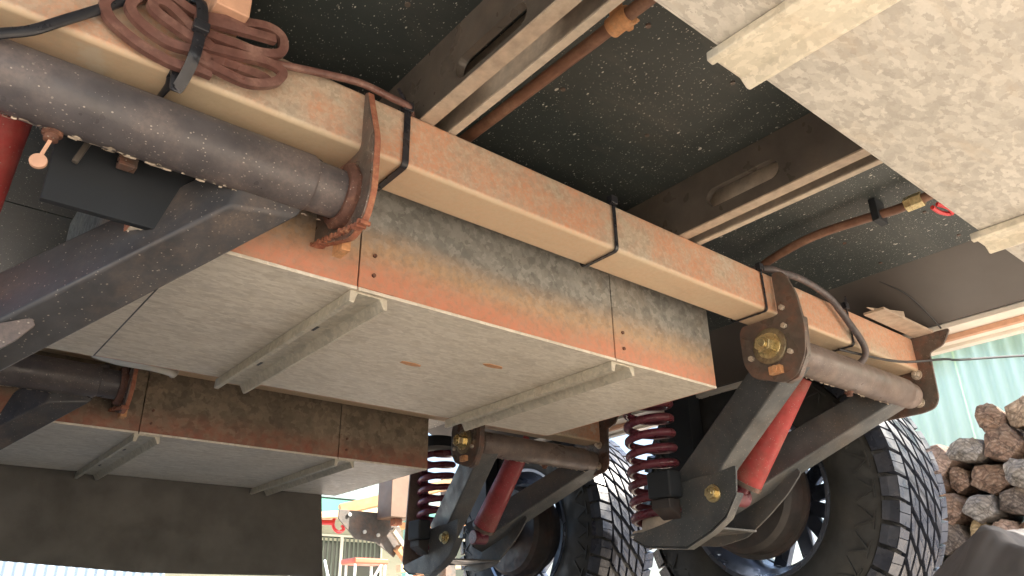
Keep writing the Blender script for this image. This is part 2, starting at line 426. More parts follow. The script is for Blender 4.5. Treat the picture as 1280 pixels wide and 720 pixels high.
# floor and rails
FX0, FX1, FY0, FY1 = -.35, 1.60, -.30, 2.45
for i, (a, b) in enumerate(((FY0, .33), (.334, 1.45), (1.454, FY1))):
    MB().box(FX0, FX1, a, b, .70, .735).make('floor_panel', M['floor'], van)
for x in (.22, .36, .62, .80, 1.12, 1.40, 1.55):
    for y in (.30, .46, .62, 1.0):
        MB().cyl((x, y, .7005), (x, y, .6978), .0036, n=12).make('screw_head', M['plate'], van)
# body side moulding and white skirt on the far side
mo = MB(); mo.prism([(FX1 - .003, .738), (FX1 - .003, .70), (1.775, .612), (1.785, .612), (1.785, .738)], (0, FY0, 0), (1, 0, 0), (0, 0, 1), (0, FY1 - FY0, 0))
mo.make('side_moulding', M['dark_box'], van, .002)
sk = MB(); sk.box(1.786, 1.925, FY0, FY1, .600, .612); sk.box(1.915, 1.94, FY0, FY1, .592, 1.3)
sk.make('body_skirt', M['body_white'], van, .0015, label='pale lower edge of the caravan body wall')
sb = MB(); sb.box(1.835, 1.850, FY0, FY1, .588, .5995); sb.make('skirt_trim', M['salmon'], van)
for k in range(9):
    y = .40 + k * .16; x = 1.87
    MB().cyl((x, y, .6), (x, y, .596), .005, n=12).make('rivet', M['white_plastic'], van)
bf = MB(); bf.box(FX0, 1.84, FY0, FY0 + .02, .737, 1.3); bf.box(FX0, 1.84, FY1 - .02, FY1, .737, 1.3); bf.box(FX0, FX0 + .02, FY0, FY1, .737, 1.3)
bf.box(FX0, 1.84, FY0, FY1, 1.3, 1.32)
bf.make('body_shell', M['body_white'], van)

# chassis joists: web with long oval holes, bottom flange coloured as if lit, pale second flange
def oval(cy, cz, ly, lz, n=10):
    r = lz / 2; P = []
    for k in range(n + 1): t = -math.pi / 2 + math.pi * k / n; P.append((cy + ly / 2 - r + r * math.cos(t), cz + r * math.sin(t)))
    for k in range(n + 1): t = math.pi / 2 + math.pi * k / n; P.append((cy - ly / 2 + r + r * math.cos(t), cz + r * math.sin(t)))
    return P
def holed_web(name, x, th, y0, y1, z0, z1, holes, mat, parent, lipmat=None):
    b = bmesh.new()
    holes = sorted(holes)
    def quadstrip(xx, flip):
        pass
    segs = []
    ys = [y0]
    for h in holes: ys += [h[0] - h[2] / 2, h[0] + h[2] / 2]
    ys.append(y1)
    mb = MB(); mb.b.free(); mb.b = b
    for i in range(0, len(ys), 2): mb.box(x - th / 2, x + th / 2, ys[i], ys[i + 1], z0, z1)
    for h in holes:
        a, c = h[0] - h[2] / 2, h[0] + h[2] / 2
        N = 28; r = h[3] / 2
        def half(y):
            e = min(y - a, c - y)
            return r if e >= r else math.sqrt(max(0, r * r - (r - e) ** 2))
        ysn = [h[0] - h[2] / 2 * math.cos(math.pi * k / N) for k in range(N + 1)]
        for xx in (x - th / 2, x + th / 2):
            for p, q in zip(ysn, ysn[1:]):
                for sg, ze in ((1, z1), (-1, z0)):
                    b.faces.new([b.verts.new(v) for v in ((xx, p, h[1] + sg * half(p)), (xx, q, h[1] + sg * half(q)), (xx, q, ze), (xx, p, ze))])
        for p, q in zip(ysn, ysn[1:]):
            for sg in (1, -1):
                b.faces.new([b.verts.new(v) for v in ((x - th / 2, p, h[1] + sg * half(p)), (x - th / 2, q, h[1] + sg * half(q)), (x + .010, q, h[1] + sg * (half(q) - .0006)), (x + .010, p, h[1] + sg * (half(p) - .0006)))])
    bmesh.ops.remove_doubles(b, verts=b.verts, dist=1e-5)
    o = mb.make(name, mat, parent)
    return o
for jx, hz in ((.430, ((.545, .626), (.95, .626), (1.35, .626), (.15, .626))), (.952, ((.562, .640), (.97, .640), (.17, .640)))):
    j = holed_web('chassis_joist', jx, .003, FY0, FY1, .603, .6995, [(y, z, .135, .034) for y, z in hz], M['joist'], van)
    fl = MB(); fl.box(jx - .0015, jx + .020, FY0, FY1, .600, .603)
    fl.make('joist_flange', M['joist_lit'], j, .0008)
    s2 = MB(); s2.box(jx + .043, jx + .055, FY0, FY1, .600, .604); s2.box(jx + .0525, jx + .055, FY0, FY1, .604, .6995)
    s2.make('floor_batten', M['strip'], van, .001)
# pipes under the floor with their clamps
pz = .672
p = MB(); p.sweep([(.541 + .004 * math.cos(y * 5), y, .645 + .002 * math.sin(y * 9)) for y in [FY0 + .02 + .1 * i for i in range(20)]], .0085, n=16, up=(0, 0, 1))
pp = p.make('gas_pipe', M['pipe'], van, smooth=True)
cl = MB(); cl.cyl((.541, .425, .645), (.541, .455, .645), .0125, n=20); cl.box(.531, .536, .43, .448, .650, .699); cl.cyl((.556, .44, .643), (.556, .44, .652), .006, n=6); cl.box(.545, .565, .43, .448, .652, .655)
cl.make('pipe_clamp', M['orange_metal'], pp, .001)
p = MB(); p.sweep([(1.305, .80, .655), (1.285, .72, .668), (1.278, .62, .676), (1.283, .52, .672), (1.288, .46, .668), (1.286, .38, .670), (1.288, .2, .672), (1.288, 0, .672)], .0085, n=16, up=(0, 0, 1))
p2 = p.make('gas_pipe', M['pipe'], van, smooth=True)
cl = MB(); cl.box(1.270, 1.305, .492, .505, .655, .699); cl.make('pipe_clamp', M['navy'], p2, .001)
cl = MB(); cl.cyl((1.287, .42, .669), (1.287, .45, .669), .014, n=6); cl.make('pipe_fitting', M['brass'], p2, .001)
# little pink handle next to the fitting
h = MB(); h.sweep([(1.300, .405, .655), (1.320, .395, .650), (1.345, .400, .650), (1.330, .412, .652), (1.305, .415, .655)], .004, n=8)
h.make('tap_handle', M['red_handle'], p2, smooth=True)
# salmon upright between beam and floor at far left
MB().box(.152, .188, .655, .745, .602, .699).make('floor_spacer', M['salmon'], van, .002)

# ---- tank guards
XA, XB = .14, 1.139
SEAMS = (XA, .4075, .875, XB)
def tank(y0, y1, zb, zt, face, bottom, label, lip=.0175):
    t = empty('tank_guard', ((XA + XB) / 2, (y0 + y1) / 2, zb), parent=van); t['label'] = label
    xs = SEAMS
    for i in range(3):
        a, b = xs[i] + (.0008 if i else 0), xs[i + 1] - (.0008 if i < 2 else 0)
        MB().box(a, b, y0, y0 + .0016, zb, zt).make('front_sheet', face, t)
        MB().box(a, b, y1 - .0016, y1, zb, zt).make('rear_sheet', face, t)
        MB().box(a, b, y0 + .0018, y1 - .0018, zb, zb + .0016).make('bottom_sheet', bottom, t)
        lp = MB(); lp.box(a, b, y0 - .0022, y0 - .0002, zb - .0015, zb + .003); lp.make('folded_edge', bottom, t, .0006)
    MB().box(XA - .002, XA, y0, y1, zb, zt).make('end_sheet', face, t)
    MB().box(XB, XB + .002, y0, y1, zb, zt).make('end_sheet', face, t)
    MB().box(XA, XB, y0 + .002, y1 - .002, zt - .002, zt).make('top_sheet', M['galv_top'], t)
    for sx in (.4075, .875): MB().box(sx + .001, sx + .052, y0 - .0012, y0 - .0001, zb + .004, zt).make('lap_joint', face, t)
    # U channels under the seams, lips down
    for sx in (.4075, .877):
        u = MB(); x0, x1 = sx - .004, sx + .046
        pr_ = [(x0 - .010, -.0005), (x0 + .000, -.0105), (x0 + .003, -.0105), (x0 + .006, -.0030), (x1 - .006, -.0030), (x1 - .003, -.0135), (x1, -.0135), (x1 + .002, -.0005)]
        pr_ = [(x0 - .003, -.0003), (x0 - .004, -lip + .001), (x0 + .003, -lip), (x0 + .0075, -.0035), (x1 - .0115, -.0035), (x1 - .004, -lip), (x1 + .001, -lip + .001), (x1, -.0003)]
        u.prism(pr_, (0, y0 + .004, zb), (1, 0, 0), (0, 0, 1), (0, y1 - y0 + .006, 0))
        ch = u.make('stiffening_channel', M['galv_rib'], t, .0012)
        for fy in (.30, .72):
            yy = y0 + (y1 - y0) * fy; MB().box(sx + .014, sx + .018, yy, yy + .018, zb - .0042, zb - .0036).make('slot', M['black_wire'], ch)
    for sx in (.4075, .875):
        for z in (.024, .052):
            for k, ox in enumerate((.021,)):
                MB().cyl((sx + ox, y0 - .001, zb + z), (sx + ox, y0 - .0035, zb + z), .0028, n=10).make('rivet', M['rust_dark'], t)
    return t
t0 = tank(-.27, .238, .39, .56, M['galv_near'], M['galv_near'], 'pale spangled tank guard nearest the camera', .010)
t1 = tank(.79, 1.252, .39, .595, M['galv_face'], M['galv_bottom'], 'tank guard with grey and orange front sheet behind the cross beam')
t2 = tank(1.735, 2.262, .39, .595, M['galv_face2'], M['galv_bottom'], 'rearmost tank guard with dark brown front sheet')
MB().box(.141, .209, .80, 1.25, .3882, .3898).make('lap_joint', M['galv_bottom'], t1)
MB().box(.2092, .2115, .80, 1.25, .3888, .3899).make('sealant_seam', M['black_wire'], t1)
# scuffs (bare rusty patches) on the middle guard's underside
for (x, y) in ((.62, 1.0), (.735, .93)):
    sc = MB(); n = 14
    sc.prism([((.012 + .005 * random.random()) * 1.4 * math.cos(2 * math.pi * k / n), (.006 + .003 * random.random()) * math.sin(2 * math.pi * k / n)) for k in range(n)], (x, y, .3893), (1, 0, 0), (0, 1, 0), (0, 0, .0008))
    sc.make('rust_patch', M['orange_metal'], t1)

# ---- cross beams
def beam(y0, lab, xe=1.788):
    b = MB(); b.box(-.24, xe, y0, y0 + .071, .519, .5995)
    o = b.make('cross_beam', M['beam'], van, .007, seg=3); o['label'] = lab
    return o
BY = .686
beam1 = beam(BY, 'galvanised cross beam covered in orange dust')
beam2 = beam(BY + DY, 'second galvanised cross beam', 1.716)

# ---- suspension: one axle side, sx = +1 right, mirrored about x = .78 for left
CX = .78
def mx(x, s): return x if s > 0 else 2 * CX - x
PY, PZ = .715, .465      # pivot axis
def mh(x, s): return mx(x, s) if s > 0 else mx(x, s) - .20     # the left arm reaches further out to its wheel
def poly_round(P, r, n=4):
    out = []
    L = len(P)
    for i in range(L):
        p0 = Vector(P[i - 1]); p = Vector(P[i]); p1 = Vector(P[(i + 1) % L])
        a = (p0 - p).normalized(); b = (p1 - p).normalized(); rr = min(r, (p0 - p).length * .45, (p1 - p).length * .45)
        A = p + a * rr; B = p + b * rr
        for k in range(n + 1):
            t = k / n; q = A * (1 - t) ** 2 + p * 2 * t * (1 - t) + B * t * t; out.append((q.x, q.y))
    return out
def bolt(mb, x, y, z, r, h, dirx):
    mb.cyl((x, y, z), (x + dirx * h * .25, y, z), r * 1.45, n=24)
    mb.hexhead((x + dirx * h * .25, y, z), (x + dirx * h, y, z), r)
    mb.cyl((x + dirx * h, y, z), (x + dirx * h * 1.15, y, z), r * .55, n=12)

def suspension(s, first):
    near = s < 0
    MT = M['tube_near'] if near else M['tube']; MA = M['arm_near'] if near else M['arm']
    sd_ = 1 if s > 0 else -1
    # inner bracket plate, hanging off the beam
    xi = mx(1.209, s)
    P = [(.655, .588), (.664, .598), (.682, .598), (.682, .517), (.690, .515), (.761, .515), (.768, .500), (.768, .440), (.752, .410), (.690, .388), (.664, .395), (.642, .430), (.634, .480), (.640, .545)]
    if near: P = [(.668, .560), (.680, .598), (.684, .598), (.684, .516), (.762, .515), (.795, .470), (.798, .440), (.780, .428), (.700, .404), (.668, .418), (.655, .45), (.655, .52)]
    b = MB(); b.prism_x(poly_round(P, .012, 3), xi - .004, xi + .004)
    br = b.make('bracket_plate', M['rust_edge'] if near else M['plate'], van, .0012)
    if near:
        cv = MB(); cv.prism_x([(p[0] * .985 + .0107, p[1] * .985 + .0071) for p in poly_round(P, .012, 3)], xi - .0062, xi - .0041)
        cv.make('painted_face', M['plate'], br)
        wd = MB()
        for k in range(26):       # weld bead and flaking rust along the rim of the plate
            t = k / 25; y = .665 + .125 * t; z = .409 + .022 * t + random.uniform(-.002, .002)
            wd.box(xi - .009 - random.random() * .003, xi + .002, y - .0022, y + .0022, z - .002, z + .003)
        wd.make('weld_bead', M['rust_edge'], br, .0008)
        rg = MB(); rg.lathe([(-.018, .036), (-.012, .041), (-.006, .040), (-.006, .030), (-.018, .030)], (xi, PY, PZ), n=28, closed=True)
        for v in rg.b.verts: v.co += Vector((0, random.uniform(-.0015, .0015), random.uniform(-.0015, .0015)))
        rg.make('rusty_bush', M['rust_dark'], br, smooth=True)
        tb = MB(); tb.box(xi + .004, xi + .016, .735, .760, .408, .428); tb.make('stop_tab', M['orange_metal'], br, .001)
    else:
        fl = MB(); fl.prism_x(poly_round([(.634, .50), (.640, .430), (.664, .392), (.69, .386), (.69, .396), (.668, .403), (.650, .434), (.645, .50)], .004, 2), xi - .001, xi + .012)
        fl.make('plate_rim', M['plate'], br, .001)
    bd = -1
    bo = MB(); bolt(bo, xi + bd * .0041, PY - .008, PZ - .004, .0168, .028, bd); 
    if not near:
        bo.make('pivot_bolt', M['brass'], br, .0008)
        ws = MB(); ws.lathe([(-.0042, .024), (-.0042, .034), (-.0075, .034), (-.0085, .032), (-.0085, .024)], (xi, PY - .008, PZ - .004), n=40, closed=True); ws.make('washer', M['washer'], br, smooth=True)
    else: bo.b.free()
    if not near:
        tb = MB(); tb.box(xi - .016, xi - .0041, .688, .712, .405, .420); tb.cyl((xi - .018, .70, .414), (xi - .004, .70, .414), .007, n=6); tb.make('locking_tab', M['orange_metal'], br, .001)
        for (y, z) in ((.670, .525), (.668, .440), (.748, .447), (.672, .490)):
            t = MB(); t.cyl((xi - .004, y, z), (xi - .011, y, z), .0055, n=6); t.make('plate_nut', M['nut'], br, .0006)
    # outer bracket plate
    xo = mx(1.790, s)
    P = [(.600, .600), (.622, .566), (.640, .560), (.655, .556), (.660, .450), (.672, .430), (.700, .424), (.792, .424), (.800, .440), (.800, .600)]
    b = MB(); b.prism_x(poly_round(P, .010, 3), xo - .003, xo + .003)
    bro = b.make('bracket_plate', M['plate'], van, .0012)
    for (y, z) in ((.694, .512), (.703, .449)):
        t = MB(); t.cyl((xo - sd_ * .003, y, z), (xo - sd_ * .006, y, z), .012, n=20); t.hexhead((xo - sd_ * .006, y, z), (xo - sd_ * .016, y, z), .0085); t.cyl((xo - sd_ * .016, y, z), (xo - sd_ * .021, y, z), .0045, n=10)
        t.make('plate_nut', M['nut'], bro, .0006)
    # trailing arm: pivot tube with two box legs
    xa, xb = mx(1.222, s), mx(1.772, s)
    tu = MB()
    xs_ = [mx(1.262, s), mx(1.735, s)]
    tu.lathe([(xs_[0], 0), (xs_[0], .031), (xs_[0] + sd_ * .004, .0335), (xs_[1] - sd_ * .004, .0335), (xs_[1], .031), (xs_[1], 0)], (0, PY, PZ), n=48)
    tu.lathe([(xa, 0), (xa, .0295), (xb, .0295), (xb, 0)], (0, PY, PZ), n=48)
    arm = tu.make('trailing_arm', MT, van, smooth=True)
    if near: arm['label'] = 'near left trailing arm with flaking speckled pivot tube'
    # paint flakes curling off along the lower side of the near tube
    if near and first:
        fk = MB()
        for k in range(46):
            x = random.uniform(-.02, .33); 
            if random.random() < .35: x = random.choice((-.0, .05, .1, .25)) + random.uniform(-.015, .015)
            th = math.radians(random.uniform(-84, -64)); r = .0338
            c = Vector((x, PY + r * math.cos(th), PZ + r * math.sin(th))); q = random.uniform(.0012, .0038)
            n_ = Vector((0, math.cos(th), math.sin(th))); e = Vector((1, 0, 0)); f = n_.cross(e)
            pts = [c + e * (q * 1.5 * math.cos(a)) + f * (q * .7 * math.sin(a)) + n_ * random.uniform(0, .0018) for a in [2 * math.pi * i / 7 for i in range(7)]]
            fk.b.faces.new([fk.b.verts.new(p_) for p_ in pts])
        fk.make('paint_flake', M['strip'], arm)['kind'] = 'stuff'
    u = Vector((0, .544, .84))
    if not near:
        a = Vector((1.285, PY, PZ)); bb = Vector((1.372, 1.045, .258))
        l1 = MB(); l1.bar(a, bb, .060, .068, u, .060, .078); l1.make('arm_leg', MA, arm, .004)
    else:
        a = Vector((.262, PY + .010, PZ - .010)); bb = Vector((-.04, 1.01, .228))
        l1 = MB(); l1.bar(a, bb, .056, .070, (0, .35, .93), .062, .080)
        dd = (bb - a).normalized()
        for v in l1.b.verts:
            if v.co.y < .85: v.co += dd * ((PY + .004 - v.co.y) / dd.y)      # mitred to lie along the pivot tube
        l1.make('arm_leg', MA, arm, .005)
        pl = MB(); pl.prism([(-.02, .235), (.058, .285), (.083, .297), (.087, .289), (.074, .270), (.055, .250), (.0, .225)], (0, .862, 0), (1, 0, 0), (0, 0, 1), (0, .006, 0)); pl.make('shock_cheek', M['tube_near'], arm, .001)
    # outer leg
    a2 = Vector((mx(1.715, s), PY + .006, PZ)); b2 = Vector((mh(1.53, s), 1.10, .262))
    l2 = MB(); l2.bar(a2, b2, .060, .062, u, .060, .085); l2.make('arm_leg', MA, arm, .004)
    gw = MB(); rw = random.Random(5)
    for k in range(30):
        x = mx(1.28, s) + sd_ * rw.random() * .46; th = math.radians(rw.uniform(-76, -64)); l_ = rw.uniform(.001, .006)
        gw.sweep([(x - l_, PY + .034 * math.cos(th), PZ + .034 * math.sin(th)), (x, PY + .0345 * math.cos(th), PZ + .0345 * math.sin(th)), (x + l_, PY + .034 * math.cos(th), PZ + .034 * math.sin(th))], .0011, n=6, sub=2)
    gwo = gw.make('weld_spatter', M['strip'], arm); gwo['kind'] = 'stuff'
    # cheek plates and seat at the rear of the arm
    hp = MB(); hp.cyl((mh(1.475, s), 1.235, .196), (mh(1.475, s), 1.235, .190), .068, n=36)
    hp.prism([(mh(1.40, s), 1.06), (mh(1.60, s), 1.05), (mh(1.60, s), 1.24), (mh(1.40, s), 1.24)], (0, 0, .190), (1, 0, 0), (0, 1, 0), (0, 0, .005))
    hp.make('spring_plate', MA, arm, .001)
    ck = MB(); KS = .9464; xk = mh(1.400 * KS, s)
    P = [(.945, .305), (.953, .250), (.986, .205), (1.027, .180), (1.095, .152), (1.212, .163), (1.250, .184), (1.243, .190), (1.167, .204), (1.103, .218), (1.098, .234), (1.118, .252), (1.112, .285), (1.06, .293), (1.0, .296)]
    P = [(y * KS, z * KS) for y, z in P]
    ck.prism_x(poly_round(P, .006, 2), xk - .003, xk + .003); cko = ck.make('shock_cheek', MA, arm, .001)
    fg = MB()
    F_ = [(.951, .250), (.984, .204), (1.025, .179), (1.095, .151), (1.212, .162), (1.250, .183)]
    F_ = [(y * KS, z * KS) for y, z in F_]
    fg.prism_x([(y, z - .0035) for y, z in F_] + [(y, z - .0005) for y, z in F_[::-1]], xk - .004, xk + .020)
    fg.make('cheek_flange', MA, cko, .0006)
    bb_ = MB(); bolt(bb_, xk - .0031, 1.009 * KS, .254 * KS, .0125, .016, -1); bb_.make('shock_bolt', M['brass'], cko, .0008)
    ck = MB(); P = [(1.137, .217), (1.251, .177), (1.157, .166), (1.076, .180), (1.01, .222), (.956, .262), (.912, .306), (.95, .345), (1.05, .33), (1.20, .29)]
    ck.prism_x(poly_round(P, .01, 2), mh(1.60, s) - .003, mh(1.60, s) + .003); ck.make('hub_carrier_plate', MA, arm, .001)
    bs = MB(); bs.box(mh(1.300, s) - .022, mh(1.300, s) + .020, 1.030, 1.092, .242, .298); bs.make('bump_block', M['navy'], arm, .005)
    bs = MB(); bs.prism([(mh(1.285, s), .222), (mh(1.32, s), .200), (mh(1.32, s), .241), (mh(1.285, s), .241)], (0, 1.04, 0), (1, 0, 0), (0, 0, 1), (0, .05, 0)); bs.make('bump_bracket', M['drum'], arm, .003)
    # grease tab under the tube
    gt = MB(); gx = mx(1.512, s); gy, gz = PY + .012, PZ - .0335
    gt.lathe([(0, 0), (0, .009), (-.004, .009), (-.005, .006), (-.010, .0065), (-.011, 0)], (gx, gy, gz + .002), 'Z', 20)
    gt.make('grease_cap', M['rust_dark'], arm, smooth=True)
    if near: 
        gt = MB(); gt.bar((gx, gy, gz - .008), (gx - .004, gy + .004, gz - .026), .0035, .003, (0, 1, 0)); gt.cyl((gx - .005, gy + .002, gz - .031), (gx - .004, gy + .006, gz - .031), .0075, n=24)
        gt.make('grease_tab', M['salmon'], arm, .0006)
    # coil spring
    sx_, sy_ = mh(1.475, s), 1.235
    r, z0, z1, turns = .055, .218, .560, 9.2
    pts = []
    N = int(turns * 20)
    for k in range(N + 1):
        t = k / N; a_ = 2 * math.pi * turns * t
        zz = z0 + (z1 - z0) * (t - .0 * math.sin(2 * math.pi * t))
        pts.append((sx_ + r * math.cos(a_), sy_ + r * math.sin(a_), zz))
    sp = MB(); sp.sweep(pts, .0102, n=12, up=(0, 0, 1), sub=1); spr = sp.make('coil_spring', M['spring'], van, smooth=True)
    se = MB(); se.lathe([(.196, 0), (.196, .062), (.202, .062), (.204, .040), (.232, .036), (.236, 0)], (sx_, sy_, 0), 'Z', 36); se.make('spring_seat', M['strip'], spr, smooth=True)
    tw = MB(); tw.cyl((sx_, sy_, .565), (sx_, sy_, .60), .066, n=36); tw.make('spring_tower', M['navy'], van)
    MB().box(mh(1.745, s), mh(1.80, s), 1.31, 1.40, .36, .69).make('tower_post', M['navy'], van, .003)
    # shock absorber
    sh = MB()
    A_ = Vector((1.485, 1.009, .254)); B_ = Vector((1.505, .80, .525))
    if near: A_ = Vector((-.010, 1.0, .26)); B_ = Vector((.008, .80, .53))
    dd = (B_ - A_).normalized()
    sh.cyl(A_ + dd * .032, A_ + dd * .30, .036, .030, 36); sh.cyl(A_ + dd * .30, A_ + dd * .35, .010, n=16)
    sho = sh.make('shock_absorber', M['red'], van, .002)
    cr = MB(); cr.cyl(A_ + dd * .030, A_ + dd * .040, .0375, n=36); cr.make('shock_collar', M['plate'], sho, .001)
    ey = MB(); ey.cyl(A_ + Vector((-.026, 0, 0)), A_ + Vector((.022, 0, 0)), .021, n=28); ey.cyl(A_, A_ + dd * .036, .015, n=16)
    ey.make('shock_eye', M['spring'], sho, .0015)
    # stub: axle tube and backing plate with drum
    HX, HY, HZ = mh(1.82, s), 1.19, .31
    wheel = empty('wheel', (mh(1.945, s), HY, HZ), parent=van)
    def L(x): return x * sd_
    dr = MB(); dr.lathe([(L(-.10), 0), (L(-.10), .060), (L(-.075), .064), (L(-.072), .138), (L(-.060), .150), (L(-.010), .152), (L(-.008), .163), (L(.004), .163), (L(.01), .130), (L(.06), .128), (L(.06), 0)], (HX, HY, HZ), n=64)
    dr.make('brake_drum', M['drum'], wheel, smooth=True)
    ax = MB(); ax.cyl((mh(1.60, s), HY, HZ - .035), (mh(1.75, s), HY, HZ), .03, n=24); ax.make('stub_axle', MA, arm)
    ln = MB(); ln.sweep([(HX - L(.082), HY - .155, HZ + .115), (HX - L(.082), HY - .150, HZ + .085), (HX - L(.082), HY - .06, HZ + .01), (HX - L(.082), HY + .02, HZ - .055), (HX - L(.09), HY + .08, HZ - .09)], .0028, n=8)
    ln.make('brake_cable', M['plate'], wheel, smooth=True)
    ob = MB(); ob.box(HX - L(.086) - .004, HX - L(.086) + .006, HY - .05, HY - .028, HZ - .045, HZ - .022); ob.make('adjuster_plug', M['orange_metal'], wheel, .001)
    # rim
    rm = MB()
    rm.lathe([(L(.005), .212), (L(.0), .218), (L(-.004), .216), (L(-.002), .206), (L(.02), .200), (L(.06), .182), (L(.17), .178), (L(.22), .200), (L(.25), .206), (L(.254), .216), (L(.25), .218), (L(.24), .205)], (HX, HY, HZ), n=96)
    rm.make('rim', M['rim_dark'], wheel, smooth=True, label='steel blue inner barrel of the wheel')
    spk = MB()
    spk.lathe([(L(.19), 0), (L(.19), .06), (L(.215), .062), (L(.22), 0)], (HX, HY, HZ), n=40)
    for k in range(6):
        t = 2 * math.pi * k / 6 + .12; c = Vector((0, math.cos(t), math.sin(t))); f = Vector((0, -math.sin(t), math.cos(t)))
        o = Vector((HX + L(.200), HY, HZ))
        spk.bar(o + c * .05 - f * .016, o + c * .184 - f * .046, .040, .024, (1, 0, 0)); spk.bar(o + c * .05 + f * .016, o + c * .184 + f * .046, .040, .024, (1, 0, 0))
    spk.lathe([(L(.19), .178), (L(.19), .196), (L(.215), .199), (L(.215), .178)], (HX, HY, HZ), n=64, closed=True)
    spk.make('spokes', M['rim_dark'], wheel, .002)
    # tyre carcass
    W = .25
    ty = MB()
    prof = [(.012, .205), (-.004, .222), (-.014, .250), (-.016, .285), (-.010, .322), (-.003, .344), (.003, .348), (.004, .354), (.010, .366), (.022, .374), (.06, .378), (.125, .380), (.19, .378), (.228, .374), (.24, .366), (.247, .350), (.262, .30), (.264, .26), (.252, .222), (.238, .205)]
    ty.lathe([(L(a_), r_) for a_, r_ in prof], (HX, HY, HZ), n=128); ty.make('tyre', M['rubber'], wheel, smooth=True)
    # tread blocks
    tr = MB()
    def blk(quad, r0, r1, split=None):
        if split:
            (a_, b_, c_, d_) = [Vector(q) for q in quad]; g_ = .010
            r1 += random.uniform(-.0007, .0007)
            if split == 't':
                m0 = a_.lerp(d_, .5 - g_); m1 = b_.lerp(c_, .40 - g_); m2 = b_.lerp(c_, .40 + g_); m3 = a_.lerp(d_, .5 + g_)
                blk([a_, b_, m1, m0], r0, r1); blk([m3, m2, c_, d_], r0, r1)
            else:
                m0 = a_.lerp(b_, .48 - g_); m1 = d_.lerp(c_, .56 - g_); m2 = d_.lerp(c_, .56 + g_); m3 = a_.lerp(b_, .48 + g_)
                blk([a_, m0, m1, d_], r0, r1); blk([m3, b_, c_, m2], r0, r1)
            return
        c = [sum(q[0] for q in quad) / 4, sum(q[1] for q in quad) / 4]
        lo = []; hi = []
        for (x, t) in quad:
            def P_(x, t, r):
                cr = -((x - .125) / .125) ** 2 * .0055
                return Vector((HX + L(x), HY + (r + cr) * math.cos(t), HZ + (r + cr) * math.sin(t)))
            lo.append(tr.b.verts.new(P_(x, t, r0))); x2 = c[0] + (x - c[0]) * .965; t2 = c[1] + (t - c[1]) * .965; hi.append(tr.b.verts.new(P_(x2, t2, r1)))
        tr.b.faces.new(hi)
        for i in range(4): tr.b.faces.new((lo[i], lo[(i + 1) % 4], hi[(i + 1) % 4], hi[i]))
    NP = 42; dt = 2 * math.pi / NP; R1 = .3915
    for k in range(NP):
        t = k * dt; sk_ = dt * .32; e = .003 if k % 2 else -.003
        for flip in (0, 1):
            def X(x): return x if not flip else .25 - x
            tt = t + (dt * .5 if flip else 0)
            blk([(X(.000 + e), tt + dt * .06), (X(.044), tt + dt * .06 + sk_ * .5), (X(.043), tt + dt * .92 + sk_ * .5), (X(.000 + e), tt + dt * .92)], .372, R1, 't')
            vs_ = []
            for (x_, r_) in ((.000 + e, R1 - .0065), (-.006, .366), (-.010, .350)):
                for t_ in (tt + dt * .09, tt + dt * .90):
                    vs_.append(tr.b.verts.new((HX + L(X(x_ - .0005)), HY + r_ * math.cos(t_), HZ + r_ * math.sin(t_))))
            tr.b.faces.new((vs_[0], vs_[1], vs_[3], vs_[2])); tr.b.faces.new((vs_[2], vs_[3], vs_[5], vs_[4]))
            b0 = [tr.b.verts.new((HX + L(X(x_)), HY + r_ * math.cos(t_), HZ + r_ * math.sin(t_))) for (x_, r_) in ((.010, .372), (.002, .358), (-.004, .345)) for t_ in (tt + dt * .09, tt + dt * .90)]
            for (i0, i1) in ((0, 2), (2, 4)):
                tr.b.faces.new((vs_[i0], vs_[i1], b0[i1], b0[i0])); tr.b.faces.new((vs_[i0 + 1], vs_[i1 + 1], b0[i1 + 1], b0[i0 + 1]))
        # four centre rows of lozenge blocks forming a diagonal net
        for q_, xa_ in enumerate((.048, .088, .128, .168)):
            xb_ = xa_ + .035; t1_ = t + (.5 if q_ % 2 else 0) * dt + .35 * dt; xm = (xa_ + xb_) / 2; g_ = .0
            blk([(xa_, t1_ + dt * .12), (xb_ - .004, t1_ + dt * .02 + sk_ * 1.9), (xb_, t1_ + dt * .80 + sk_ * 1.9), (xa_ + .004, t1_ + dt * .88)], .374, R1 + .001, 't' if q_ % 2 else 'x')
    tr.make('tread_blocks', M['tread'], wheel)
    # raised zigzag figures on the inner sidewall
    zg = MB()
    for k in range(30):
        t = k * 2 * math.pi / 30
        def Q(r, t_, dx): return Vector((HX + L(-.0125 + (.012 if r > .33 else 0) * (r - .33) / .02 + dx), HY + r * math.cos(t_), HZ + r * math.sin(t_)))
        for (ra, rb, ta, tb) in ((.292, .334, t, t + .09), (.334, .292, t + .09, t + .17), (.334, .334, t + .02, t + .15)):
            zg.bar(Q(ra, ta, -.0022), Q(rb, tb, -.0022), .0042, .004, (1, 0, 0))
    zg.make('sidewall_figures', M['rubber'], wheel)
    return [br, bro, arm, spr, tw, sho, wheel]

for s in (1, -1):
    before = set(van.children)
    suspension(s, True)
    made = [o for o in van.children if o not in before]
    for o in made:
        c = copy_tree(o, van, (-.072 if (s > 0 and o is made[1]) else 0, DY, 0))
        if o.name.startswith('shock') and s > 0: 
            c.data = c.data.copy(); c.data.materials[0] = M['red_dull']
        if c.name.startswith('trailing') and s > 0:
            c.data = c.data.copy()
            for v in c.data.vertices:
                if v.co.x + WL[o.name].x > 1.69: v.co.x -= .072
        if 'label' in c: c['label'] = 'further ' + c['label'].replace('near ', '').replace('flaking speckled', 'dark smooth') if c.name.startswith('trailing') else c['label']

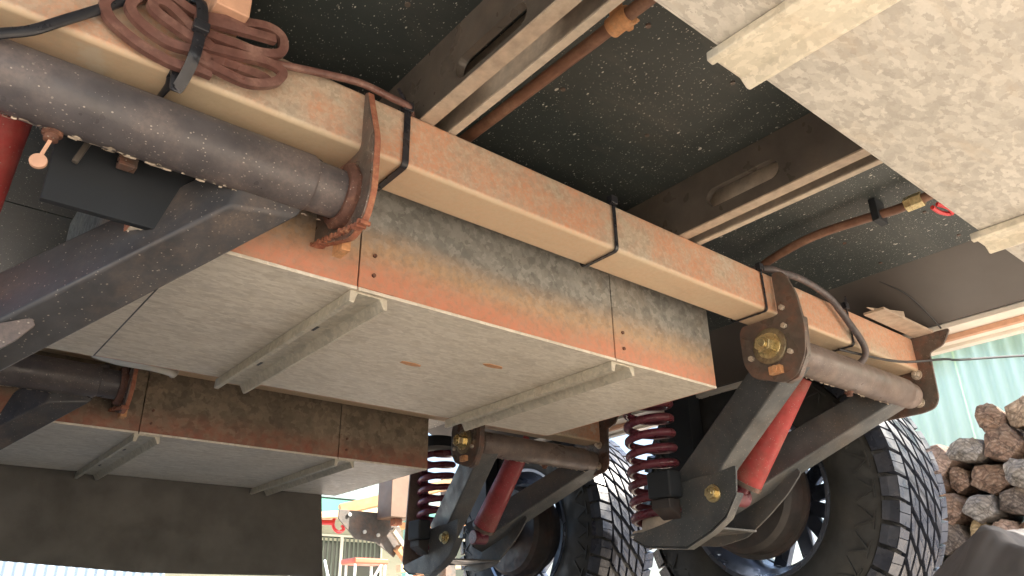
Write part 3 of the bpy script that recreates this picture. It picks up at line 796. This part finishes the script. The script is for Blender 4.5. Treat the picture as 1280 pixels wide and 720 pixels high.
# second white bracket over the spring, crossmember parts at the far side
b = MB(); b.prism([(1.412, .60), (1.47, .60), (1.49, .30), (1.49, .20), (1.42, .178), (1.395, .186), (1.389, .20)], (0, 2.24, 0), (1, 0, 0), (0, 0, 1), (0, .006, 0))
b.make('rear_leg_plate', M['tube'], van, .001)
# left side: struts and gusset seen under the near pivot tube
MB().box(.056, .225, .777, .786, .388, .599).make('dark_filler_plate', M['navy'], van, .001)  # dark plate added only to keep this corner dark
MB().box(.112, .130, .757, .770, .44, .519).make('plate_stiffener', M['plate'], van, .001)
MB().bar((.075, .765, .43), (.088, .765, .475), .006, .006, (0, 1, 0)).make('strut', M['joist'], van, .001)
# rear flap hanging from the last tank guard
fp = MB(); fp.prism([(-.3, .45), (1.094, .45), (1.10, .39), (1.125, .150), (.60, .148), (-.3, .20)], (0, 2.272, 0), (1, 0, 0), (0, 0, 1), (0, .006, 0))
fp.make('rubber_flap', M['flap'], van, label='wide dark olive flap hanging behind the rearmost tank guard')
# pale bump rail between tank one and beam two (left)
wl_ = MB(); wl_.sweep([(.27, 1.60, .50), (.30, 1.52, .47), (.345, 1.47, .455), (.39, 1.50, .46), (.41, 1.56, .475), (.43, 1.62, .50)], .007, n=10)
wl_.make('white_conduit', M['white_plastic'], van, smooth=True)
# rail by the tank's right end
MB().box(XB + .06, 1.30, 1.28, 1.33, .45, .50).make('cross_rail', M['pipe'], van, .002)
# angle brackets where the beam meets the skirt
an = MB(); an.prism([(1.55, 0), (1.785, 0), (1.785, .006), (1.55, .006)], (0, .635, .597), (1, 0, 0), (0, 0, 1), (0, .045, 0))
an.prism([(1.52, .0), (1.70, .0), (1.70, .035)], (0, .655, .601), (1, 0, 0), (0, 0, 1), (0, .004, 0))
an.make('outrigger', M['joist_lit'], van, .001)

# ------------------------------------------------------------------ ties, cables (things of their own)
def cable_tie(x, lab, skew=0.0, w=.0046, tail=True):
    y0, y1, z0, z1 = BY - .0022, BY + .0732, .5168, .6015
    r = .006
    pts = []
    for (y, z) in poly_round([(y0, z0), (y1, z0), (y1, z1), (y0, z1)], .008, 4): pts.append((x + skew * (y - y0), y, z))
    pts.append(pts[0])
    b = MB(); P = [Vector(p) for p in pts]
    rings = []
    cy, cz = (y0 + y1) / 2, (z0 + z1) / 2
    for p in P:
        o = Vector((0, p.y - cy, p.z - cz)).normalized() * .0017
        rings.append([b.b.verts.new(p + Vector((-w, 0, 0)) - o * .3), b.b.verts.new(p + Vector((w, 0, 0)) - o * .3), b.b.verts.new(p + Vector((w, 0, 0)) + o), b.b.verts.new(p + Vector((-w, 0, 0)) + o)])
    for A, B in zip(rings, rings[1:]):
        for i in range(4): b.b.faces.new((A[i], B[i], B[(i + 1) % 4], A[(i + 1) % 4]))
    t = b.make('cable_tie', M['tie'], None, .0006)
    hd = MB(); hd.box(x - .007, x + .007, y0 - .004, y0 + .006, z1 - .004, z1 + .010); hd.make('tie_head', M['tie'], t, .001)
    if tail:
        tl = MB(); tl.bar((x, y0 - .001, z1 + .003), (x - .022, y0 - .012, z1 + .014), .004, .0015, (0, 0, 1)); tl.make('tie_tail', M['tie'], t)
    tag(t, lab, 'cable tie', 'black cable ties round the cross beam')
cable_tie(.405, 'thick black cable tie round the beam just right of the rusty bracket')
cable_tie(.780, 'black cable tie alone at the middle of the dusty beam', tail=False, w=.0034)
cable_tie(1.175, 'thin black cable tie left of the bracket with the big brass bolt', tail=False, w=.0026)
cable_tie(1.486, 'black cable tie near the beam end, holding the looped grey conduit', w=.003)

Yc = .676
lead = MB(); lead.sweep([(-.12, Yc, .40), (-.06, Yc, .445), (-.012, Yc, .481), (.009, Yc, .497), (.03, Yc, .521), (.058, Yc, .553), (.079, Yc, .580), (.10, Yc + .012, .608), (.13, Yc + .03, .612)], .0052, .0038, n=12)
tag(lead.make('black_cable', M['tie'], None, smooth=True), 'black cable running along the beam into the bundled brown loops at upper left', 'cable')

hb = empty('cable_bundle', (.145, Yc, .52), 'bundle of flat brown sheathed cable loops tied to the beam at upper left', 'cable bundle')
LP = {
 'A': [(.165, 0, .524), (.15, 0, .525), (.127, 0, .521), (.099, 0, .524), (.074, 0, .534), (.061, 0, .545), (.058, 0, .559), (.068, 0, .574), (.09, .006, .590), (.13, .008, .594)],
 'B': [(.160, -.004, .536), (.143, -.006, .540), (.116, -.006, .538), (.092, -.006, .545), (.079, -.006, .557), (.080, -.006, .572), (.093, -.004, .585), (.109, -.003, .584), (.14, -.004, .564), (.16, -.004, .555)],
 'C': [(.105, -.002, .600), (.14, -.004, .589), (.177, -.004, .602), (.211, -.004, .613), (.231, -.004, .607), (.230, -.004, .588), (.207, -.004, .576), (.172, -.004, .570), (.139, -.004, .568)],
 'D': [(.142, -.003, .550), (.182, -.004, .559), (.217, -.004, .568), (.234, -.004, .562), (.230, -.004, .545), (.207, -.004, .533), (.182, -.004, .531), (.145, -.004, .534)],
 'F': [(.150, -.008, .548), (.120, -.010, .556), (.100, -.010, .566), (.098, -.008, .577), (.112, -.008, .578), (.150, -.008, .556)],
 'G': [(.140, .002, .541), (.18, .002, .548), (.215, .003, .552), (.225, .004, .548)],
 'E': [(.138, -.010, .576), (.17, -.010, .585), (.20, -.010, .593), (.222, -.008, .597)],
}
for k, pts in LP.items():
    b = MB(); b.sweep([(x + .0012 * math.sin(i_ * 2.1 + len(pts)), Yc - .002 + y, z + .0012 * math.cos(i_ * 1.7)) for i_, (x, y, z) in enumerate(pts)], .0050, .0036, n=12, up=(0, 1, 0), sub=8, flat=True)
    b.make('cable_loop', M['loop'], hb, smooth=True)
# the bundle's own cable tie, standing off the beam
ct = MB(); ct.sweep([(.137, .70, .612), (.138, .668, .606), (.142, .660, .585), (.143, .659, .561), (.142, .660, .529), (.140, .672, .510), (.136, .682, .498), (.134, .6835, .519), (.133, .70, .5165), (.13, .757, .516)], .0058, .0016, n=8, up=(0, 1, 0), flat=True)
cto = ct.make('cable_tie', M['tie'], None, smooth=True); tag(cto, 'wide black cable tie strapped over the bundled brown cable loops', 'cable tie', 'black cable ties round the cross beam')
MB().box(.134, .150, .650, .660, .556, .568).make('tie_head', M['tie'], cto, .0015)
tl = MB(); tl.sweep([(.200, Yc, .566), (.234, Yc, .577), (.282, Yc, .590), (.333, Yc + .002, .603), (.377, Yc + .004, .604), (.405, Yc + .006, .6035), (.43, Yc + .03, .606), (.50, .74, .608)], .0046, .0046, n=12)
tag(tl.make('grey_conduit', M['loop'], None, smooth=True), 'thin brown cable leaving the bundle along the top edge of the beam', 'cable')
rc = MB(); rc.sweep([(1.16, .75, .612), (1.20, .69, .610), (1.228, Yc, .606), (1.299, Yc - .004, .609), (1.384, Yc - .006, .597), (1.43, Yc - .006, .572), (1.462, Yc - .006, .548), (1.492, Yc - .004, .530), (1.514, Yc, .508), (1.512, Yc + .01, .489), (1.50, Yc + .03, .482), (1.47, Yc + .07, .488)], .0068, n=14)
tag(rc.make('grey_conduit', M['conduit'], None, smooth=True), 'grey conduit arching over the beam beside the brass bolt bracket', 'cable')
wr = MB(); wr.sweep([(1.45, .70, .505), (1.62, .66, .502), (1.78, .625, .53), (1.95, .60, .560), (2.6, .30, .66), (4.1, -.5, .95)], .0028, n=8)
tag(wr.make('black_wire', M['black_wire'], None, smooth=True), 'thin black wire running from the beam end across the mint fence', 'wire')
sw = MB(); sw.sweep([(1.62, .660, .690), (1.66, .635, .668), (1.70, .625, .648), (1.75, .620, .622), (1.785, .618, .603)], .0018, n=8, up=(0, 0, 1), sub=3)
tag(sw.make('thin_wire', M['black_wire'], None, smooth=True), 'thin dark wire looped under the dark side moulding', 'wire')

# ------------------------------------------------------------------ cloth at lower right
def cloth():
    b = bmesh.new(); nx, ny = 150, 130; V = []
    ox, oy = 1.52, .44
    for i in range(nx + 1):
        row = []
        for j in range(ny + 1):
            u = i / nx - .5; v = j / ny - .5
            q = Vector((u * 2.2, v * 2.2, .3))
            r = max(0, math.hypot(u * 1.0, v * 1.1) + .06 * noise.noise(q * 2))
            h = .225 * max(0, 1 - (r / .52) ** 2.6) ** .55
            # long sharp pleats fanning out from one high corner
            ang = math.atan2(v + .35, u + .62); rr = math.hypot(u + .62, v + .35)
            ph_ = ang * 4.5 + 2.4 * noise.noise(q * .9)
            pleat = (.5 + .5 * math.cos(2 * ph_)) ** 1.5
            wr_ = abs(noise.noise(Vector((u * 6 + v * 3, v * 6 - u * 2, 2))))
            z = GZ + .004 + h * (.62 + .38 * pleat) - .022 * wr_ * min(1, h * 12) + .003 * noise.noise(q * 18)
            row.append(b.verts.new((ox + u * .78 + .02 * noise.noise(q * 2) + .015 * pleat, oy + v * .62 + .02 * noise.noise(q * 2 + Vector((5, 0, 0))), z)))
        V.append(row)
    for i in range(nx):
        for j in range(ny): b.faces.new((V[i][j], V[i + 1][j], V[i + 1][j + 1], V[i][j + 1]))
    m = MB(); m.b.free(); m.b = b
    o = m.make('cloth', M['cloth'], None, smooth=False)
    for f in o.data.polygons: f.use_smooth = True
    so_ = o.modifiers.new('solid', 'SOLIDIFY'); so_.thickness = .003
    tag(o, 'crumpled grey cloth heaped on the ground in front of the nearest wheel', 'cloth')
cloth()

# ------------------------------------------------------------------ corrugated mint fence, firewood
def corrugated(name, x, y0, y1, z0, z1, mat, pitch=.076, amp=.015, axis='Y', th=.0015, parent=None):
    b = bmesh.new(); n = int((y1 - y0) / pitch * 10); pts = []
    for i in range(n + 1):
        y = y0 + (y1 - y0) * i / n; pts.append((amp * math.cos(2 * math.pi * (y - y0) / pitch), y))
    rings = []
    for (dx, y) in pts:
        r = []
        for (xx, zz) in ((x + dx, z0), (x + dx, z1), (x + dx + th, z1), (x + dx + th, z0)):
            r.append(b.verts.new((xx, y, zz) if axis == 'Y' else (y, xx, zz)))
        rings.append(r)
    for A, B in zip(rings, rings[1:]):
        for i in range(4): b.faces.new((A[i], B[i], B[(i + 1) % 4], A[(i + 1) % 4]))
    m = MB(); m.b.free(); m.b = b
    return m.make(name, mat, parent, smooth=False)
fn = empty('corrugated_fence', (4.2, 1, GZ), 'mint green corrugated steel fence behind the firewood', 'fence')
for (a, c, dx) in ((-1.6, -.835, 0), (-.84, -.075, .006), (-.08, .685, 0), (.68, 1.445, .006), (1.44, 2.205, 0)):
    o = corrugated('fence_sheet', 4.2 + dx, a, c, GZ, 1.66, M['fence'], parent=fn)
    for f in o.data.polygons: f.use_smooth = True
MB().box(4.17, 4.24, -1.6, 2.2, 1.66, 1.71).make('fence_rail', M['mint'], fn, .003)

rng = random.Random(21)
ringN = 9
def log(cx, cy, cz, ry_, rz_, ln_, kind, lab, split):
    b = bmesh.new(); n = ringN if not split else 5; rings = []
    ph = rng.random() * 6.28
    rad = [(.90 + .16 * rng.random()) if not split else (.95 + .35 * rng.random()) for _ in range(n)]
    L_ = 6
    tx = rng.uniform(-.04, .04)
    for k in range(L_ + 1):
        t = k / L_; x = cx + (t - .0) * ln_
        ring = []
        for i in range(n):
            a = ph + 2 * math.pi * i / n; r = rad[i] * (1 + rng.uniform(-.05, .05)) * (.97 if k in (0, L_) else 1)
            ring.append(b.verts.new((x + (rng.uniform(-.008, .012) if k == 0 else 0), cy + ry_ * r * math.cos(a) + tx * t, cz + rz_ * r * math.sin(a))))
        rings.append(ring)
    for A, B in zip(rings, rings[1:]):
        for i in range(n): b.faces.new((A[i], A[(i + 1) % n], B[(i + 1) % n], B[i]))
    c0 = b.verts.new((cx - rng.uniform(0, .014), cy + rng.uniform(-.3, .3) * ry_, cz + rng.uniform(-.3, .3) * rz_))
    for i in range(n): b.faces.new((rings[0][(i + 1) % n], rings[0][i], c0)).material_index = 1
    b.faces.new(rings[-1])
    m = MB(); m.b.free(); m.b = b
    o = m.make('firewood_log', [M['bark_' + kind], M['end_' + kind]], None, .0025, seg=1)
    sb_ = o.modifiers.new('sub', 'SUBSURF'); sb_.subdivision_type = 'SIMPLE'; sb_.levels = 2; sb_.render_levels = 2
    tx_ = bpy.data.textures.get('logtex') or bpy.data.textures.new('logtex', 'CLOUDS'); tx_.noise_scale = .018; tx_.noise_depth = 3
    dm = o.modifiers.new('rough', 'DISPLACE'); dm.texture = tx_; dm.strength = .016; dm.texture_coords = 'LOCAL'
    tag(o, lab, 'log', 'stacked firewood logs by the mint fence')
adj = {'grey': 'weathered grey', 'brown': 'brown barked', 'pink': 'pinkish', 'yellow': 'yellowish', 'dark': 'dark', 'tan': 'pale tan'}
ordn = ['first', 'second', 'third', 'fourth', 'fifth', 'sixth', 'seventh', 'eighth', 'ninth', 'tenth', 'eleventh', 'twelfth', 'thirteenth', 'fourteenth']
rown = ['bottom', 'second', 'third', 'fourth', 'fifth', 'sixth', 'seventh', 'topmost']
z = GZ; nrow = 8
for r_ in range(nrow):
    h = .098; y = 1.72 - .02 * r_ + rng.uniform(-.02, .02); i = 0
    yend = .10 + (.0 if r_ < 6 else .0)
    if r_ == 7: y = 1.02
    while y > yend and i < 14:
        wv = rng.choice((.07, .09, .11, .13, .155)) * rng.uniform(.92, 1.08)
        kind = rng.choice(['grey', 'grey', 'brown', 'pink', 'yellow', 'dark', 'tan', 'brown', 'tan'])
        hh = h * rng.uniform(.86, 1.22)
        log(3.05 + rng.uniform(-.035, .035), y - wv / 2, z + h / 2 + rng.uniform(-.008, .01), wv / 2 * 1.04, hh / 2 * 1.05, .36,
            kind, '%s firewood log, %s from left in the %s row of the stack' % (adj[kind], ordn[i], rown[r_]), rng.random() < .65)
        y -= wv; i += 1
    z += h

# ------------------------------------------------------------------ behind: timber, gusset frame, stool, house
tm = empty('timber_plank', (1.9, 3.2, .4)); tm_ = None
bpy.data.objects.remove(tm)
def plank(a, b, w_, h_, mat, lab):
    o = MB().bar(a, b, w_, h_, (0, 0, 1)).make('timber_plank', mat, None, .003); tag(o, lab, 'plank', 'timber planks behind the caravan'); return o
rk = empty('timber_rack', (2.0, 3.1, GZ), 'brown steel rack post with a perforated gusset plate holding timber behind the caravan', 'rack')
MB().box(1.80, 1.93, 3.02, 3.14, .455, .655).make('rack_post', M['brown_box'], rk, .003)
MB().box(1.845, 1.885, 3.06, 3.10, GZ, .454).make('rack_leg', M['brown_box'], rk, .003) if False else None
MB().box(1.84, 1.88, 3.05, 3.09, .425, .4545).make('rack_foot', M['rust_edge'], rk, .003)
gp = MB(); gp.prism([(0, .09), (.26, .09), (.33, .03), (.34, -.04), (.30, -.10), (.20, -.04), (.09, -.03), (0, .05)], (1.62, 3.16, .40), (1, .05, 0), (0, 0, 1), (0, .008, 0))
gpo = gp.make('gusset_plate', M['hole_plate'], rk, .001)
for (x, z_) in ((.05, .07), (.13, .0), (.20, -.01), (.30, .04)):
    MB().cyl((1.62 + x, 3.158, .40 + z_), (1.62 + x, 3.150, .40 + z_), .008, n=14).make('plate_hole_plug', M['white_plastic'], gpo)
MB().bar((1.92, 3.15, .34), (2.32, 3.25, .02), .03, .035, (0, 1, 0)).make('rack_brace', M['orange_metal'], rk, .002)
MB().bar((1.88, 3.14, .42), (2.02, 3.14, .27), .02, .02, (0, 1, 0)).make('rack_brace', M['strip'], rk, .002)
MB().box(2.24, 2.30, 3.22, 3.28, GZ, .70).make('rack_leg', M['hole_plate'], rk, .002)
plank((1.72, 3.35, .515), (2.5, 3.05, .735), .06, .05, M['timber'], 'orange brown plank sloping up just below the rear tank guard')
plank((1.66, 3.5, .50), (2.6, 3.4, .60), .10, .03, M['timber_pale'], 'pale plank lying behind the brown rack post')
plank((1.95, 3.4, .455), (2.7, 3.3, .53), .06, .03, M['timber'], 'narrow tan plank right of the rack post')
plank((2.02, 3.3, .262), (2.7, 3.2, .31), .06, .035, M['timber_pale'], 'pale yellow plank over the sloping rack brace')
plank((2.2, 3.4, .04), (2.9, 3.3, .06), .14, .03, M['timber'], 'lowest orange plank at the foot of the rack')
rh = MB(); rh.cyl((1.70, 3.5, .475), (1.77, 3.5, .477), .012, n=12)
for k in range(2):
    rh.sweep([(1.765, 3.5, .475), (1.775, 3.5, .475 + (1 - 2 * k) * .025), (1.80, 3.5, .475 + (1 - 2 * k) * .040), (1.825, 3.5, .475 + (1 - 2 * k) * .026), (1.815, 3.5, .475 + (1 - 2 * k) * .006)], .008, n=8)
tag(rh.make('red_clamp_handle', M['red_handle'], None, smooth=True), 'small bright red handle in front of the house siding', 'handle')

st = empty('folding_stool', (3.36, 6, GZ), 'folding stool with an orange red padded seat and pale tube legs', 'stool')
MB().box(3.20, 3.52, 5.9, 6.15, .50, .545).make('seat', M['stool'], st, .012)
for (a, b_) in (((3.22, 5.93, .50), (3.22, 5.93, GZ)), ((3.50, 5.93, .50), (3.50, 5.93, GZ)), ((3.24, 6.12, .50), (3.24, 6.12, GZ)), ((3.48, 6.12, .50), (3.48, 6.12, GZ)), ((3.24, 5.92, .15), (3.46, 5.92, .50))):
    MB().cyl(a, b_, .011, n=10).make('leg', M['frame'], st)
ch = empty('folding_chair', (3.3, 7, GZ), 'pale blue canvas chair at the lower edge behind the dark flap', 'chair')
MB().bar((3.35, 7, .38), (3.35, 7.2, .66), .40, .02, (1, 0, 0)).make('chair_back', M['chair_blue'], ch, .004)
MB().box(3.12, 3.58, 6.7, 7.0, .34, .37).make('chair_seat', M['chair_blue'], ch, .004)
for x in (3.15, 3.55):
    MB().cyl((x, 6.7, GZ), (x, 7.15, .62), .012, n=8).make('leg', M['frame'], ch); MB().cyl((x, 7.1, GZ), (x, 6.7, .36), .012, n=8).make('leg', M['frame'], ch)

HY0 = 18.0
hs = empty('weatherboard_house', (9.5, HY0 + 2, GZ), 'cream weatherboard house with teal fascia and dark sliding windows beyond the caravan', 'house')
k = 0; z = GZ
wx0, wx1, wz = 8.4, 10.45, 2.12
while z < 2.66:
    z2 = z + .15
    if z2 <= wz + .02:
        spans = ((5.0, wx0 - .06), (wx1 + .06, 15.0))
    else: spans = ((5.0, 15.0),)
    for a, c in spans:
        b = MB(); b.prism([(0, 0), (.028, 0), (.010, .149), (0, .149)], (a, HY0, z), (0, -1, 0), (0, 0, 1), (c - a, 0, 0)); b.make('weatherboard', M['siding'], hs)
    z = z2
MB().box(5, 15, HY0 + .001, HY0 + 4, GZ, 2.7).make('wall', M['siding'], hs)
VY = HY0 - 2.8
MB().box(4.2, 13.6, VY, VY + .04, 2.27, 2.55).make('fascia', M['teal'], hs)
vr = MB(); vr.prism([(VY + .05, 2.50), (HY0 + .3, 2.90), (HY0 + .3, 2.95), (VY + .05, 2.55)], (4.2, 0, 0), (0, 1, 0), (0, 0, 1), (9.4, 0, 0)); vr.make('verandah_roof', M['roof'], hs)
rf = MB(); rf.prism([(HY0 - .5, 2.98), (HY0 + 4.4, 2.98), (HY0 + 2, 4.0)], (4.5, 0, 0), (0, 1, 0), (0, 0, 1), (11, 0, 0)); rf.make('roof', M['roof'], hs)
wf = MB(); 
wf.box(wx0 - .05, wx0, HY0 - .06, HY0 - .002, .02, wz + .05); wf.box(wx1, wx1 + .05, HY0 - .06, HY0 - .002, .02, wz + .05); wf.box(wx0, wx1, HY0 - .06, HY0 - .002, wz, wz + .05)
wf.box(9.30, 9.38, HY0 - .06, HY0 - .002, .02, wz)
wfo = wf.make('window_frame', M['frame'], hs)
MB().box(wx0, wx1, HY0 - .02, HY0 - .004, .02, wz).make('window_pane', M['glass'], wfo)
for i in range(7): MB().box(8.48 + i * .12, 8.53 + i * .12, HY0 - .030, HY0 - .024, 1.2, wz - .02).make('blind_slat', M['blind'], wfo)
for i in range(8): MB().box(9.42 + i * .12, 9.47 + i * .12, HY0 - .030, HY0 - .024, 1.5, wz - .02).make('blind_slat', M['blind'], wfo)
w2 = MB(); w2.box(11.8, 13.2, HY0 - .05, HY0 - .03, 1.0, 2.2); w2.make('window_pane', M['glass'], hs)
MB().box(9.55, 9.73, VY + .06, VY + .24, GZ, 2.48).make('verandah_post', M['mint'], hs, .01)

bfn = empty('low_fence', (1.9, 12, GZ), 'pale blue corrugated fence glimpsed below the dark flap', 'fence')
o = corrugated('fence_sheet', 12, .3, 3.5, GZ, 1.2, M['bluefence'], .12, .02, 'X', parent=bfn)
